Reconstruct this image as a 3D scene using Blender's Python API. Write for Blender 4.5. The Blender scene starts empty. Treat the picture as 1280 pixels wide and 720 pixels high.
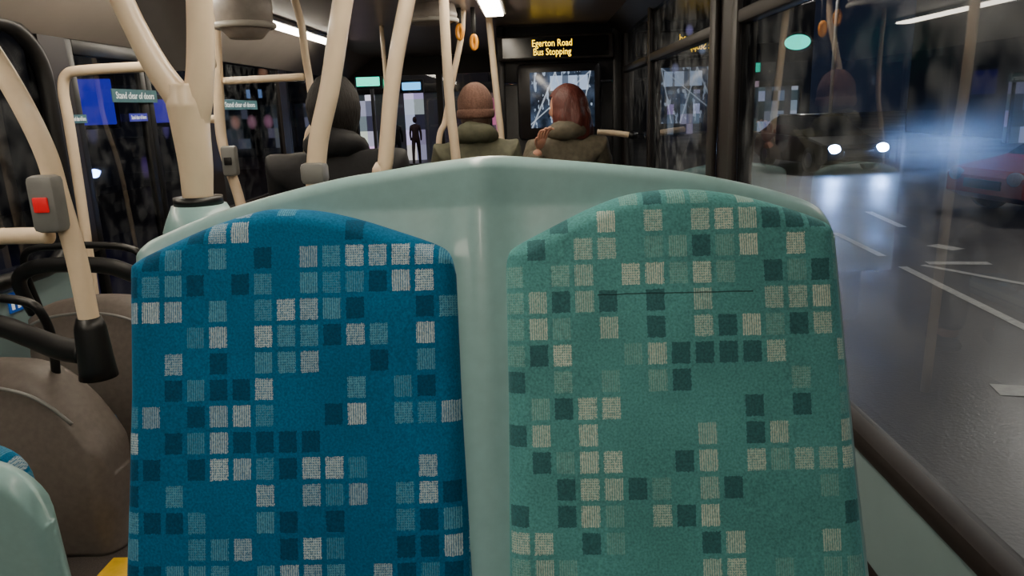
import bpy, bmesh, math, random
import numpy as np
from mathutils import Vector, Matrix, noise
random.seed(4)
rad=math.radians
COL=bpy.context.scene.collection

# ------------------------------------------------------------ materials
def lin(c):
    return tuple(((v/255)/12.92 if v/255<=0.04045 else (((v/255)+0.055)/1.055)**2.4) for v in c)+(1.0,)
def newmat(n):
    m=bpy.data.materials.new(n); m.use_nodes=True
    nt=m.node_tree; b=nt.nodes['Principled BSDF']
    return m,nt,b
def M(n,c,rough=.5,metal=0,var=.12,scale=30,bump=0,coat=0):
    m,nt,b=newmat(n)
    b.inputs['Roughness'].default_value=rough; b.inputs['Metallic'].default_value=metal
    b.inputs['Coat Weight'].default_value=coat
    tc=nt.nodes.new('ShaderNodeTexCoord'); no=nt.nodes.new('ShaderNodeTexNoise'); no.inputs['Scale'].default_value=scale
    no.inputs['Detail'].default_value=5
    nt.links.new(tc.outputs['Object'],no.inputs['Vector'])
    r=nt.nodes.new('ShaderNodeValToRGB'); l=lin(c)
    r.color_ramp.elements[0].position=.3; r.color_ramp.elements[1].position=.7
    r.color_ramp.elements[0].color=tuple(x*(1-var) for x in l[:3])+(1,)
    r.color_ramp.elements[1].color=tuple(min(1,x*(1+var)) for x in l[:3])+(1,)
    nt.links.new(no.outputs['Fac'],r.inputs['Fac']); nt.links.new(r.outputs['Color'],b.inputs['Base Color'])
    if bump:
        bp=nt.nodes.new('ShaderNodeBump'); bp.inputs['Strength'].default_value=bump; bp.inputs['Distance'].default_value=.004
        nt.links.new(no.outputs['Fac'],bp.inputs['Height']); nt.links.new(bp.outputs['Normal'],b.inputs['Normal'])
    return m
def E(n,c,s):
    m,nt,b=newmat(n)
    b.inputs['Base Color'].default_value=lin(c); b.inputs['Emission Color'].default_value=lin(c); b.inputs['Emission Strength'].default_value=s
    b.inputs['Roughness'].default_value=.4
    return m
class NB:
    def __init__(s,nt): s.nt=nt
    def m(s,op,a,b=None,c=None):
        n=s.nt.nodes.new('ShaderNodeMath'); n.operation=op
        for i,v in enumerate((a,b,c)):
            if v is None: continue
            if isinstance(v,(int,float)): n.inputs[i].default_value=v
            else: s.nt.links.new(v,n.inputs[i])
        return n.outputs[0]
    def xyz(s,x,y,z=0.0):
        n=s.nt.nodes.new('ShaderNodeCombineXYZ')
        for i,v in enumerate((x,y,z)):
            if isinstance(v,(int,float)): n.inputs[i].default_value=v
            else: s.nt.links.new(v,n.inputs[i])
        return n.outputs[0]
    def mix(s,f,a,b):
        n=s.nt.nodes.new('ShaderNodeMix'); n.data_type='RGBA'
        if isinstance(f,(int,float)): n.inputs[0].default_value=f
        else: s.nt.links.new(f,n.inputs[0])
        for k,v in ((6,a),(7,b)):
            if isinstance(v,tuple): n.inputs[k].default_value=v
            else: s.nt.links.new(v,n.inputs[k])
        return n.outputs[2]
    def noise(s,vec,scale,detail=3):
        n=s.nt.nodes.new('ShaderNodeTexNoise'); n.inputs['Scale'].default_value=scale; n.inputs['Detail'].default_value=detail
        if vec is not None: s.nt.links.new(vec,n.inputs['Vector'])
        return n.outputs['Fac']
    def white(s,vec):
        n=s.nt.nodes.new('ShaderNodeTexWhiteNoise'); n.noise_dimensions='3D'; s.nt.links.new(vec,n.inputs['Vector'])
        return n.outputs['Value'],n.outputs['Color']
def fabric(n,base,dark,light,mid,seed,mottle,ox,oz,crease=False):
    m,nt,b=newmat(n); q=NB(nt)
    tc=nt.nodes.new('ShaderNodeTexCoord'); sp=nt.nodes.new('ShaderNodeSeparateXYZ'); nt.links.new(tc.outputs['Object'],sp.inputs[0])
    x=q.m('MULTIPLY_ADD',sp.outputs['X'],1/.0300,ox); z=q.m('MULTIPLY_ADD',sp.outputs['Z'],1/.0340,oz)
    cx=q.m('FLOOR',x); cz=q.m('FLOOR',z); fx=q.m('FRACT',x); fz=q.m('FRACT',z)
    h,_=q.white(q.xyz(cx,cz,seed)); h2,_=q.white(q.xyz(cx,cz,seed+7.3)); h3,_=q.white(q.xyz(cx,cz,seed+3.1))
    wob=q.m('MULTIPLY',q.m('SUBTRACT',q.noise(tc.outputs['Object'],400),.5),.14)
    ax=q.m('ABSOLUTE',q.m('ADD',q.m('SUBTRACT',fx,.5),wob)); az=q.m('ABSOLUTE',q.m('ADD',q.m('SUBTRACT',fz,.5),wob))
    mask=q.m('MULTIPLY',q.m('LESS_THAN',ax,.385),q.m('LESS_THAN',az,.40))
    sx=q.m('SINE',q.m('MULTIPLY',sp.outputs['X'],6.283/.0029)); sz=q.m('SINE',q.m('MULTIPLY',sp.outputs['Z'],6.283/.0031))
    br=q.m('MULTIPLY',q.m('SUBTRACT',q.noise(q.xyz(sp.outputs['X'],sp.outputs['Y'],q.m('MULTIPLY',sp.outputs['Z'],.4)),700,1),.5),4.0)
    vl=q.m('GREATER_THAN',q.m('ADD',sx,br),-.15)
    gl=q.m('GREATER_THAN',q.m('ADD',q.m('MAXIMUM',sx,sz),br),.35)
    pick=q.m('GREATER_THAN',h2,.55)
    w=q.m('ADD',q.m('MULTIPLY',vl,q.m('SUBTRACT',1,pick)),q.m('MULTIPLY',gl,pick))
    w=q.m('MULTIPLY',q.m('MULTIPLY_ADD',w,.60,.18),q.m('MULTIPLY_ADD',h3,.55,.56))
    mo=q.noise(tc.outputs['Object'],9,6); fine=q.noise(tc.outputs['Object'],330,2)
    col=q.mix(q.m('MULTIPLY',mo,1.0),tuple(c*(1-mottle) for c in base[:3])+(1,),tuple(c*(1+mottle) for c in base[:3])+(1,))
    col=q.mix(q.m('MULTIPLY',q.m('MULTIPLY',mask,q.m('LESS_THAN',h,.22)),.72),col,dark)
    mm=q.m('MULTIPLY',mask,q.m('MULTIPLY',q.m('GREATER_THAN',h,.56),q.m('LESS_THAN',h,.76)))
    col=q.mix(q.m('MULTIPLY',q.m('MULTIPLY',mm,w),.9),col,mid)
    ml=q.m('MULTIPLY',mask,q.m('GREATER_THAN',h,.76))
    col=q.mix(q.m('MULTIPLY',ml,w),col,light)
    mt=nt.nodes.new('ShaderNodeMix'); mt.data_type='RGBA'; mt.blend_type='MULTIPLY'; mt.inputs[0].default_value=.6
    nt.links.new(col,mt.inputs[6]); g=q.m('MULTIPLY_ADD',fine,1.8,.1); nt.links.new(q.xyz(g,g,g),mt.inputs[7]); col=mt.outputs[2]
    if crease:
        zz=q.m('ADD',sp.outputs['Z'],q.m('MULTIPLY',q.noise(tc.outputs['Object'],25),.004))
        ln=q.m('LESS_THAN',q.m('ABSOLUTE',q.m('SUBTRACT',zz,-.180)),.0009)
        rg=q.m('MULTIPLY',q.m('GREATER_THAN',sp.outputs['X'],.078),q.m('LESS_THAN',sp.outputs['X'],.275))
        col=q.mix(q.m('MULTIPLY',q.m('MULTIPLY',ln,rg),.75),col,(.01,.03,.03,1))
    nt.links.new(col,b.inputs['Base Color'])
    b.inputs['Roughness'].default_value=.85; b.inputs['Sheen Weight'].default_value=.35; b.inputs['Sheen Roughness'].default_value=.4
    b.inputs['Sheen Tint'].default_value=tuple(min(1,c*2.5+.1) for c in base[:3])+(1,)
    b.inputs['Specular IOR Level'].default_value=.2
    bp=nt.nodes.new('ShaderNodeBump'); bp.inputs['Strength'].default_value=.35; bp.inputs['Distance'].default_value=.0015
    nt.links.new(fine,bp.inputs['Height']); nt.links.new(bp.outputs['Normal'],b.inputs['Normal'])
    return m
def glass(n,tint,r0=.08,boost=1.0,smudge=.0,haze=0.0):
    """window pane: tinted see-through + angle dependent mirror reflection (both faces alike)"""
    m,nt,b=newmat(n); q=NB(nt); nt.nodes.remove(b)
    out=nt.nodes['Material Output']
    tr=nt.nodes.new('ShaderNodeBsdfTransparent'); tr.inputs[0].default_value=lin(tint)
    base=tr.outputs[0]
    tc=nt.nodes.new('ShaderNodeTexCoord')
    if haze:
        rf=nt.nodes.new('ShaderNodeBsdfRefraction'); rf.inputs['IOR'].default_value=1.06; rf.inputs['Roughness'].default_value=.5
        rf.inputs['Color'].default_value=lin(tint)
        a=nt.nodes.new('ShaderNodeMixShader')
        nt.links.new(q.m('MULTIPLY_ADD',q.noise(tc.outputs['Object'],9,3),haze*.8,haze*.6),a.inputs[0])
        nt.links.new(base,a.inputs[1]); nt.links.new(rf.outputs[0],a.inputs[2]); base=a.outputs[0]
    gl=nt.nodes.new('ShaderNodeBsdfGlossy'); gl.inputs['Roughness'].default_value=.015; gl.inputs['Color'].default_value=(.95,.97,1,1)
    ge=nt.nodes.new('ShaderNodeNewGeometry'); dt=nt.nodes.new('ShaderNodeVectorMath'); dt.operation='DOT_PRODUCT'
    nt.links.new(ge.outputs['Normal'],dt.inputs[0]); nt.links.new(ge.outputs['Incoming'],dt.inputs[1])
    c=q.m('ABSOLUTE',dt.outputs['Value'])
    fr=q.m('MULTIPLY_ADD',q.m('POWER',q.m('SUBTRACT',1.0,c),5.0),1-r0,r0)
    mx=nt.nodes.new('ShaderNodeMixShader')
    nt.links.new(q.m('MINIMUM',q.m('MULTIPLY',fr,boost),1.0),mx.inputs[0])
    nt.links.new(base,mx.inputs[1]); nt.links.new(gl.outputs[0],mx.inputs[2])
    last=mx.outputs[0]
    if smudge:
        df=nt.nodes.new('ShaderNodeBsdfDiffuse'); df.inputs[0].default_value=(.75,.8,.85,1)
        a=q.noise(tc.outputs['Object'],2.2,5); cc=q.noise(tc.outputs['Object'],14,6)
        f=q.m('MULTIPLY',q.m('MAXIMUM',q.m('SUBTRACT',q.m('MULTIPLY',a,cc),.21),0),smudge)
        m2=nt.nodes.new('ShaderNodeMixShader'); nt.links.new(f,m2.inputs[0]); nt.links.new(last,m2.inputs[1]); nt.links.new(df.outputs[0],m2.inputs[2]); last=m2.outputs[0]
    nt.links.new(last,out.inputs['Surface'])
    return m

TEAL=M('teal_plastic',(138,174,174),.33,var=.05,scale=60,bump=.03,coat=.15)
BLUEFAB=fabric('blue_moquette',lin((14,96,136)),lin((6,56,84)),lin((190,206,208)),lin((96,154,174)),3.0,.25,.30,.1)
GREENFAB=fabric('green_moquette',lin((82,144,144)),lin((40,78,86)),lin((204,212,196)),lin((134,174,166)),11.0,.38,.45,.1,True)
CREAM=M('cream_powder_coat',(238,214,182),.38,var=.04,scale=20,coat=.2)
CEIL=M('ceiling_laminate',(142,132,126),.3,var=.1,scale=4)
COVE=M('cove_panel',(156,148,140),.4,var=.06,scale=5)
DARK=M('dark_frame_plastic',(34,28,27),.45,var=.15,scale=12)
BLACK=M('black_rubber',(16,16,17),.4,var=.2,scale=40)
BROWN=M('window_gasket_brown',(30,23,21),.5,var=.2,scale=30)
GREY=M('grey_plastic',(120,120,118),.4,var=.08)
LGREY=M('light_grey_plastic',(176,172,164),.4,var=.05)
TAUPE=M('taupe_seat_shell',(104,95,89),.5,var=.12,scale=60,bump=.1)
WALLP=M('wall_panel_laminate',(128,150,152),.45,var=.06,scale=6)
FLOOR=M('speckled_vinyl_floor',(66,60,58),.5,var=.55,scale=260)
YEL=M('yellow_strip',(214,170,30),.5)
ORNG=M('amber_handle',(214,140,30),.4)
RED=E('red_button',(210,20,30),.35)
GLASS=glass('window_glass',(205,215,225),.07,.9,smudge=.6,haze=.07)
GLASSF=glass('forward_window_glass',(190,200,210),.07,.95,smudge=.8)
GLASSD=glass('tinted_window_glass',(125,130,145),.06,.9,smudge=.3)
LAMP=E('lamp_diffuser',(255,242,220),23.0)
SKIN=M('skin',(205,150,125),.5,var=.08)

# ------------------------------------------------------------ mesh helpers
def mk(name,verts,faces,mat,parent=None,smooth=True):
    me=bpy.data.meshes.new(name); me.from_pydata([tuple(v) for v in verts],[],faces); me.update()
    bm=bmesh.new(); bm.from_mesh(me); bmesh.ops.recalc_face_normals(bm,faces=bm.faces); bm.to_mesh(me); bm.free()
    for mm in (mat if isinstance(mat,list) else [mat]): me.materials.append(mm)
    if smooth:
        for p in me.polygons: p.use_smooth=True
    o=bpy.data.objects.new(name,me); COL.objects.link(o)
    if parent: o.parent=parent
    return o
def thing(name,loc,label,cat,group=None,rot=(0,0,0)):
    o=bpy.data.objects.new(name,None); COL.objects.link(o); o.location=loc; o.rotation_euler=rot; o.empty_display_size=.1
    tag(o,label,cat,group); return o
def tag(o,label,cat,group=None):
    o['label']=label; o['category']=cat
    if group: o['group']=group
def box_bm(bm,c,s,bev=0,rot=None,seg=2):
    r=bmesh.ops.create_cube(bm,size=1); vs=r['verts']
    bmesh.ops.scale(bm,vec=Vector(s),verts=vs)
    if bev:
        es=list({e for v in vs for e in v.link_edges})
        rr=bmesh.ops.bevel(bm,geom=es,offset=bev,segments=seg,affect='EDGES',profile=.5)
        vs=list({v for f in rr['faces'] for v in f.verts}|{v for v in vs if v.is_valid})
    if rot: bmesh.ops.transform(bm,matrix=rot,verts=vs)
    bmesh.ops.translate(bm,vec=Vector(c),verts=vs)
def boxes(name,lst,mat,parent=None,bev=0,smooth=False):
    bm=bmesh.new()
    for c,s in lst: box_bm(bm,c,s,bev)
    me=bpy.data.meshes.new(name); bm.to_mesh(me); bm.free(); me.materials.append(mat)
    o=bpy.data.objects.new(name,me); COL.objects.link(o)
    if parent: o.parent=parent
    if bev:
        for p in me.polygons: p.use_smooth=True
        try: me.set_sharp_from_angle(angle=rad(40))
        except Exception: pass
    return o
def span(name,lst,mat,parent=None,bev=0):
    return boxes(name,[(((a[0]+b[0])/2,(a[1]+b[1])/2,(a[2]+b[2])/2),(abs(b[0]-a[0]),abs(b[1]-a[1]),abs(b[2]-a[2]))) for a,b in lst],mat,parent,bev)
def catmull(P,n=8):
    P=[Vector(p) for p in P]
    if len(P)<3: return P
    out=[]
    Q=[P[0]*2-P[1]]+P+[P[-1]*2-P[-2]]
    for i in range(1,len(Q)-2):
        for k in range(n):
            t=k/n; a,b,c,d=Q[i-1],Q[i],Q[i+1],Q[i+2]
            out.append(.5*((2*b)+(-a+c)*t+(2*a-5*b+4*c-d)*t*t+(-a+3*b-3*c+d)*t**3))
    out.append(P[-1]); return out
def tube_data(P,R,n=16,sm=True,closed=False,smn=8):
    if sm:
        base=len(P); pts=catmull(P,smn)
        if not isinstance(R,(int,float)):
            R=list(np.interp(np.linspace(0,base-1,len(pts)),range(base),R))
    else: pts=[Vector(p) for p in P]
    if isinstance(R,(int,float)): R=[R]*len(pts)
    V=[];F=[]; up=None
    for i,p in enumerate(pts):
        if closed: t=(pts[(i+1)%len(pts)]-pts[i-1]).normalized()
        else: t=(pts[min(i+1,len(pts)-1)]-pts[max(i-1,0)]).normalized()
        if up is None: up=Vector((1,0,0)) if abs(t.x)<.8 else Vector((0,0,1))
        a=(up-t*up.dot(t)).normalized(); up=a; b=t.cross(a)
        for k in range(n):
            an=2*math.pi*k/n; V.append(p+(a*math.cos(an)+b*math.sin(an))*R[i])
    m=len(pts)
    for i in range(m if closed else m-1):
        for k in range(n):
            j=(i+1)%m
            F.append((i*n+k,i*n+(k+1)%n,j*n+(k+1)%n,j*n+k))
    if not closed: F.append(tuple(range(n))[::-1]); F.append(tuple((m-1)*n+k for k in range(n)))
    return V,F
def merge(*ds):
    V=[];F=[]
    for v,f in ds:
        o=len(V); V+=list(v); F+=[tuple(i+o for i in ff) for ff in f]
    return V,F
def tube(name,P,R,mat,parent=None,n=16,sm=True,closed=False):
    v,f=tube_data(P,R,n,sm,closed); return mk(name,v,f,mat,parent)
def ell_data(c,s,nu=24,nv=16,fn=None,rot=None):
    V=[];F=[]
    for j in range(nv+1):
        th=math.pi*j/nv
        for i in range(nu):
            ph=2*math.pi*i/nu
            d=Vector((math.sin(th)*math.cos(ph),math.sin(th)*math.sin(ph),math.cos(th)))
            k=fn(d) if fn else 1.0
            p=Vector((d.x*s[0],d.y*s[1],d.z*s[2]))*k
            if rot: p=rot@p
            V.append(p+Vector(c))
    for j in range(nv):
        for i in range(nu):
            F.append((j*nu+i,j*nu+(i+1)%nu,(j+1)*nu+(i+1)%nu,(j+1)*nu+i))
    return V,F
def text(name,s,size,mat,loc,rot,parent=None,ext=.0006,align='CENTER',sx=1.0):
    cu=bpy.data.curves.new(name,'FONT'); cu.body=s; cu.size=size; cu.align_x=align; cu.align_y='CENTER'; cu.extrude=ext; cu.resolution_u=2
    o=bpy.data.objects.new(name,cu); COL.objects.link(o)
    bpy.context.view_layer.update()
    me=bpy.data.meshes.new_from_object(o.evaluated_get(bpy.context.evaluated_depsgraph_get()))
    bpy.data.objects.remove(o)
    me.materials.clear(); me.materials.append(mat); me.name=name
    o=bpy.data.objects.new(name,me); COL.objects.link(o); o.location=loc; o.rotation_euler=rot; o.scale=(sx,1,1)
    if parent: o.parent=parent
    return o
def struct(o,label=None):
    o['kind']='structure'
    if label: o['label']=label
    return o

# ------------------------------------------------------------ camera
r_,p_,y_=rad(2.0),rad(13.7),rad(1.92)
R=Vector((1,0,0)); U=Vector((0,math.sin(p_),math.cos(p_))); F_=Vector((0,math.cos(p_),-math.sin(p_)))
X=R*math.cos(r_)-U*math.sin(r_); Y=R*math.sin(r_)+U*math.cos(r_)
rot=Matrix((X,Y,-F_)).transposed(); rot=Matrix.Rotation(y_,3,'Z')@rot
cam=bpy.data.cameras.new('camera'); cam.lens=26; cam.sensor_width=36; cam.clip_start=.02
co=bpy.data.objects.new('camera',cam); COL.objects.link(co)
co.matrix_world=Matrix.Translation((0,0,1.15))@rot.to_4x4()
bpy.context.scene.camera=co

# ------------------------------------------------------------ bus shell
XR,XL,ZC,YB,YF=.62,-1.85,1.68,-1.3,7.7
struct(span('floor',[((XL-.06,YB,-.06),(XR+.06,YF,0))],FLOOR))
struct(span('ceiling',[((XL-.06,YB,ZC),(XR+.06,YF,ZC+.05))],CEIL))
# right wall: lower panel, pillars, top band
struct(span('wall_right',[((XR,YB,0),(XR+.06,5.3,.50)),((XR,2.30,.5),(XR+.05,2.60,ZC)),((XR,3.95,.5),(XR+.05,4.08,ZC)),
    ((XR,5.1,.5),(XR+.05,5.3,ZC)),((XR,YB,.5),(XR+.05,-.6,ZC)),((XR,YB,1.60),(XR+.05,5.3,ZC)),((XR,5.3,0),(XR+.06,YF,.5)),((XR,5.3,1.45),(XR+.06,YF,ZC))],DARK))
struct(span('trim_1',[((XR-.012,YB,.30),(XR,2.3,.495))],WALLP))
struct(span('trim_2',[((XR-.028,YB,.50),(XR+.03,5.2,.54))],BROWN,bev=.012))
struct(span('trim_3',[((XR-.015,-.6,1.365),(XR+.03,2.30,1.405)),((XR-.015,2.6,1.355),(XR+.03,3.95,1.395)),((XR-.015,4.08,1.35),(XR+.03,5.1,1.39))],BROWN,bev=.008))
struct(span('trim_4',[((XR-.02,2.28,.54),(XR,2.34,1.62)),((XR-.02,2.54,.54),(XR,2.62,1.62)),((XR-.02,3.93,.54),(XR,3.98,1.62))],BROWN,bev=.008))
for i,(a,b) in enumerate([(-.6,2.30),(2.6,3.95),(4.08,5.1),(5.3,YF)]):
    struct(mk('window_%d'%(i+1),[(XR+.012,a,.5),(XR+.012,b,.5),(XR+.012,b,1.62),(XR+.012,a,1.62)],[(0,1,2,3)],GLASS if i==0 else GLASSF,smooth=False))
# left wall
struct(span('wall_left',[((XL-.06,YB,0),(XL,2.95,.62)),((XL-.06,2.88,.62),(XL,3.05,ZC)),((XL-.06,YB,1.48),(XL,YF,ZC)),
   ((XL-.06,4.25,0),(XL,4.42,ZC)),((XL-.06,4.42,0),(XL,5.7,.62)),((XL-.06,5.6,0),(XL,5.75,ZC)),((XL-.06,7.2,0),(XL,YF,ZC)),((XL-.06,YB,.6),(XL,-.6,ZC)),((XL-.06,3.05,0),(XL,4.25,.05)),((XL-.06,5.75,0),(XL,7.2,.05))],DARK))
struct(span('trim_5',[((XL,YB,.05),(XL+.012,2.92,.60))],WALLP))
def rrect(cy,cz,hy,hz,r,n=8):
    pts=[]
    for qx,qz,a0 in ((1,1,0),(-1,1,90),(-1,-1,180),(1,-1,270)):
        for k in range(n+1):
            a=rad(a0+90*k/n); pts.append((cy+qx*(hy-r)+r*math.cos(a),cz+qz*(hz-r)+r*math.sin(a)))
    return pts
struct(tube('trim_6',[(XL+.01,y,z) for y,z in rrect(1.15,1.06,1.72,.44,.2)],.03,BLACK,n=10,sm=False,closed=True))
struct(mk('window_5',[(XL-.02,-.6,.6),(XL-.02,2.9,.6),(XL-.02,2.9,1.5),(XL-.02,-.6,1.5)],[(0,1,2,3)],GLASSD,smooth=False))
struct(mk('window_6',[(XL-.02,4.42,.6),(XL-.02,5.6,.6),(XL-.02,5.6,1.5),(XL-.02,4.42,1.5)],[(0,1,2,3)],GLASSD,smooth=False))
def door(n,a,b):
    mid=(a+b)/2; L=[]
    for s,e in ((a,mid-.004),(mid+.004,b)):
        L+=[((XL-.03,s,.05),(XL,s+.045,1.48)),((XL-.03,e-.045,.05),(XL,e,1.48)),((XL-.03,s+.045,.05),(XL,e-.045,.15)),((XL-.03,s+.045,1.42),(XL,e-.045,1.48))]
    d=struct(span('door_%d'%n,L,BLACK,bev=.006))
    for s,e in ((a,mid),(mid,b)):
        g=mk('door_glass',[(XL-.015,s+.03,.1),(XL-.015,e-.03,.1),(XL-.015,e-.03,1.45),(XL-.015,s+.03,1.45)],[(0,1,2,3)],GLASSD,d,False)
door(1,3.05,4.25); door(2,5.75,7.2)
struct(mk('trim_7',[(XL,YB,1.48),(XL,YF,1.48),(XL+.28,YF,ZC),(XL+.28,YB,ZC)],[(0,1,2,3)],COVE,smooth=False))
struct(mk('trim_8',[(XR,YB,1.60),(XR,YF,1.60),(XR-.10,YF,ZC),(XR-.10,YB,ZC)],[(0,1,2,3)],DARK,smooth=False))
struct(span('wall_back',[((XL-.06,YB-.05,-.06),(XR+.06,YB,ZC+.05))],DARK))
struct(span('wall_front',[((XL-.06,YF,-.06),(XR+.06,YF+.06,.62)),((XL-.06,YF,1.50),(XR+.06,YF+.06,ZC+.05)),((XL-.06,YF,.6),(XL+.08,YF+.06,1.5)),((-.95,YF,.6),(-.89,YF+.06,1.5)),((XR-.02,YF,.6),(XR+.06,YF+.06,1.5))],DARK))
struct(mk('window_7',[(XL,YF+.03,.6),(XR,YF+.03,.6),(XR,YF+.03,1.52),(XL,YF+.03,1.52)],[(0,1,2,3)],glass('windscreen_glass',(225,230,235),.05),smooth=False))
struct(span('trim_9',[((-1.16,.3,0),(-1.08,1.74,.006))],YEL))

# ------------------------------------------------------------ double seat
SEAT=thing('double_seat',(0,1.0,1.08),'teal plastic double bus seat with patterned blue and green backrest pads','seat',rot=(rad(-16),0,0))
def field(name,bot,xl,xr,top,zs,depth,mat,parent,NU=90,NV=90,back=None):
    us=[.5-.5*math.cos(math.pi*i/NU) for i in range(NU+1)]
    vs=[1-(1-j/NV)**1.8 for j in range(NV+1)]
    V=[];Bk=[]
    for v in vs:
        zc=bot+(zs-bot)*v
        L=np.interp(zc,*xl); Rr=np.interp(zc,*xr)
        for u in us:
            x=L+(Rr-L)*u; zt=float(np.interp(x,*top)); z=bot+(zt-bot)*v
            d=max(0,min(x-L,Rr-x,zt-z))
            yf,yb=depth(x,z,d)
            V.append((x,yf,z)); Bk.append((x,yb,z))
    n=NU+1; F=[]
    for j in range(NV):
        for i in range(NU): F.append((j*n+i,j*n+i+1,(j+1)*n+i+1,(j+1)*n+i))
    o=len(V)
    F+= [tuple(k+o for k in f[::-1]) for f in F]
    ring=[i for i in range(n)]+[j*n+NU for j in range(1,NV+1)]+[NV*n+i for i in range(NU-1,-1,-1)]+[j*n for j in range(NV-1,0,-1)]
    for a in range(len(ring)):
        b=ring[(a+1)%len(ring)]; F.append((ring[a],b,b+o,ring[a]+o))
    return mk(name,V+Bk,F,mat,parent)
def smo(P,n=6):
    q=catmull([(a,0,b) for a,b in P],n); xs=[v.x for v in q]; zs=[v.z for v in q]
    return xs,zs
top=smo([(-.5485,-.130),(-.545,-.108),(-.532,-.092),(-.507,-.080),(-.441,-.055),(-.353,-.031),(-.265,-.012),(-.2,-.003),(-.135,.006),(-.07,.011),(-.027,.011),(.037,.004),(.121,-.006),(.205,-.018),(.289,-.037),(.351,-.056),(.376,-.069),(.389,-.085),(.3945,-.110)])
def rnd(d,Rr): 
    t=1-min(d/Rr,1); return math.sqrt(max(0,1-t*t))
def shell_depth(x,z,d):
    f=rnd(d,.022)
    y=.022*(1-f)
    y-=.014*math.exp(-((x+.072)/.030)**2)*f
    y-=.010*f*max(0,min(1,(z+.06)/.05))*(1 if z>-.06 else 0)
    return y, .024+.045*f
field('seat_shell',-.62,([-.62,-.306,-.123],[-.562,-.550,-.5485]),([-.62,-.429,-.274,-.10],[.430,.416,.408,.3995]),top,-.12,shell_depth,TEAL,SEAT)
PT=.026
def pad_depth(cx,w):
    def fn(x,z,d):
        f=rnd(d,.026)
        t=(x-cx)/w
        y=-.002-PT*f-.006*f*(1-(2*t)**2)
        n=noise.noise(Vector((x*9,z*9,cx)))*.0015*f
        return y+n, .006
    return fn
lt=smo([(-.5415,-.150),(-.538,-.128),(-.528,-.117),(-.484,-.097),(-.429,-.075),(-.374,-.059),(-.342,-.055),(-.287,-.059),(-.233,-.072),(-.18,-.09),(-.132,-.108),(-.113,-.122),(-.105,-.150)])
rt=smo([(-.039,-.145),(-.036,-.128),(-.026,-.115),(.023,-.09),(.077,-.065),(.13,-.049),(.194,-.045),(.256,-.053),(.318,-.07),(.37,-.090),(.384,-.102),(.388,-.125)])
field('blue_backrest_pad',-.615,([-.615,-.305,-.133],[-.552,-.541,-.5415]),([-.615,-.545,-.315,-.14],[-.089,-.092,-.101,-.105]),lt,-.14,pad_depth(-.32,.45),BLUEFAB,SEAT)['label']='blue patterned moquette backrest pad'
field('green_backrest_pad',-.615,([-.615,-.316,-.136],[-.046,-.040,-.039]),([-.615,-.388,-.222,-.12],[.415,.401,.393,.388]),rt,-.13,pad_depth(.18,.45),GREENFAB,SEAT)['label']='faded green patterned moquette backrest pad'
inv=Matrix.Rotation(rad(16),4,'X')@Matrix.Translation((0,-1.0,-1.08))
def unrecl(o): o.data.transform(inv); return o
for nm,cx,mt in (('blue_seat_cushion',-.325,BLUEFAB),('green_seat_cushion',.185,GREENFAB)):
    unrecl(boxes(nm,[((cx,.60,.45),(.44,.42,.09))],mt,SEAT,bev=.03))
unrecl(boxes('seat_base',[((-.07,.66,.38),(.98,.46,.08)),((-.07,.74,.19),(.80,.25,.38))],TEAL,SEAT,bev=.02))

# ------------------------------------------------------------ poles
PG='cream grab poles'
def pole(pts,r,label,rail=False,foot=None,collar=None):
    t=thing('grab_rail' if rail else 'grab_pole',pts[0],label,'handrail' if rail else 'pole',PG)
    o=Vector(pts[0]); P=[Vector(p)-o for p in pts]
    tube('tube',P,r,CREAM,t)
    return t,o
def bell(t,o,c,s=1.0,red=True):
    c=Vector(c)-o
    b=boxes('bell_push',[(c,(.058*s,.045*s,.115*s))],GREY,t,bev=.012*s)
    boxes('button',[(c-Vector((0,.024*s,0)),(.03*s,.006*s,.03*s))],RED if red else BLACK,b,bev=.0025*s)
t=thing('grab_pole',(-.513,1.12,0),'cream forked pole rising from the seat corner','pole',PG)
s1=tube_data([(0.0,0,0.0),(0.0,0,.95),(.0,0,1.03),(.003,0,1.08),(.003,0,1.13),(.003,0,1.17),(.003,0,1.20)],[.02,.02,.022,.0245,.027,.030,.024])
s2=tube_data([(.008,0,1.13),(-.006,0,1.175),(-.035,0,1.225),(-.062,0,1.29),(-.10,0,1.40),(-.16,0,1.56),(-.20,0,ZC)],[.020,.021,.0185,.0165,.0165,.0165,.0165])
s3=tube_data([(.006,0,1.13),(.020,0,1.18),(.032,0,1.24),(.042,0,1.34),(.047,0,1.5),(.05,0,ZC)],[.020,.021,.0195,.018,.018,.018])
v,f=merge(s1,s2,s3); mk('tube',v,f,CREAM,t)
mk('collar',*tube_data([(0,0,1.022),(0,0,1.034)],.036,24,False),BLACK,t)
mk('pole_base',*tube_data([(0,0,.93),(0,0,.985),(0,0,1.0),(0,0,1.022)],[.058,.056,.05,.04],24,False),TEAL,t)
hp=thing('wedge_panel',(-.52,1.20,ZC),'dark grey wedge shaped panel hanging beside forked pole','panel')  # plain grey wedge panel, its purpose left open
W_=[(-.24,-.0),(.05,-.0),(.02,-.36),(-.02,-.455),(-.045,-.455)]
v=[(x,0,z) for x,z in W_]+[(x,.02,z) for x,z in W_]
mk('panel_body',v,[(0,1,2,3,4),(9,8,7,6,5)]+[(i,(i+1)%5,5+(i+1)%5,5+i) for i in range(5)],M('panel_grey',(66,63,63),.45),hp,False)
t,o=pole([(-1.10,1.72,.60),(-1.10,1.72,.72),(-1.105,1.72,.85),(-1.12,1.72,.98),(-1.13,1.71,1.10),(-1.18,1.7,1.26),(-1.26,1.69,1.42),(-1.36,1.68,1.56),(-1.45,1.67,ZC)],.024,'cream curved pole with grey bell push box')
bell(t,o,(-1.125,1.685,.97),1.15)
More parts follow.
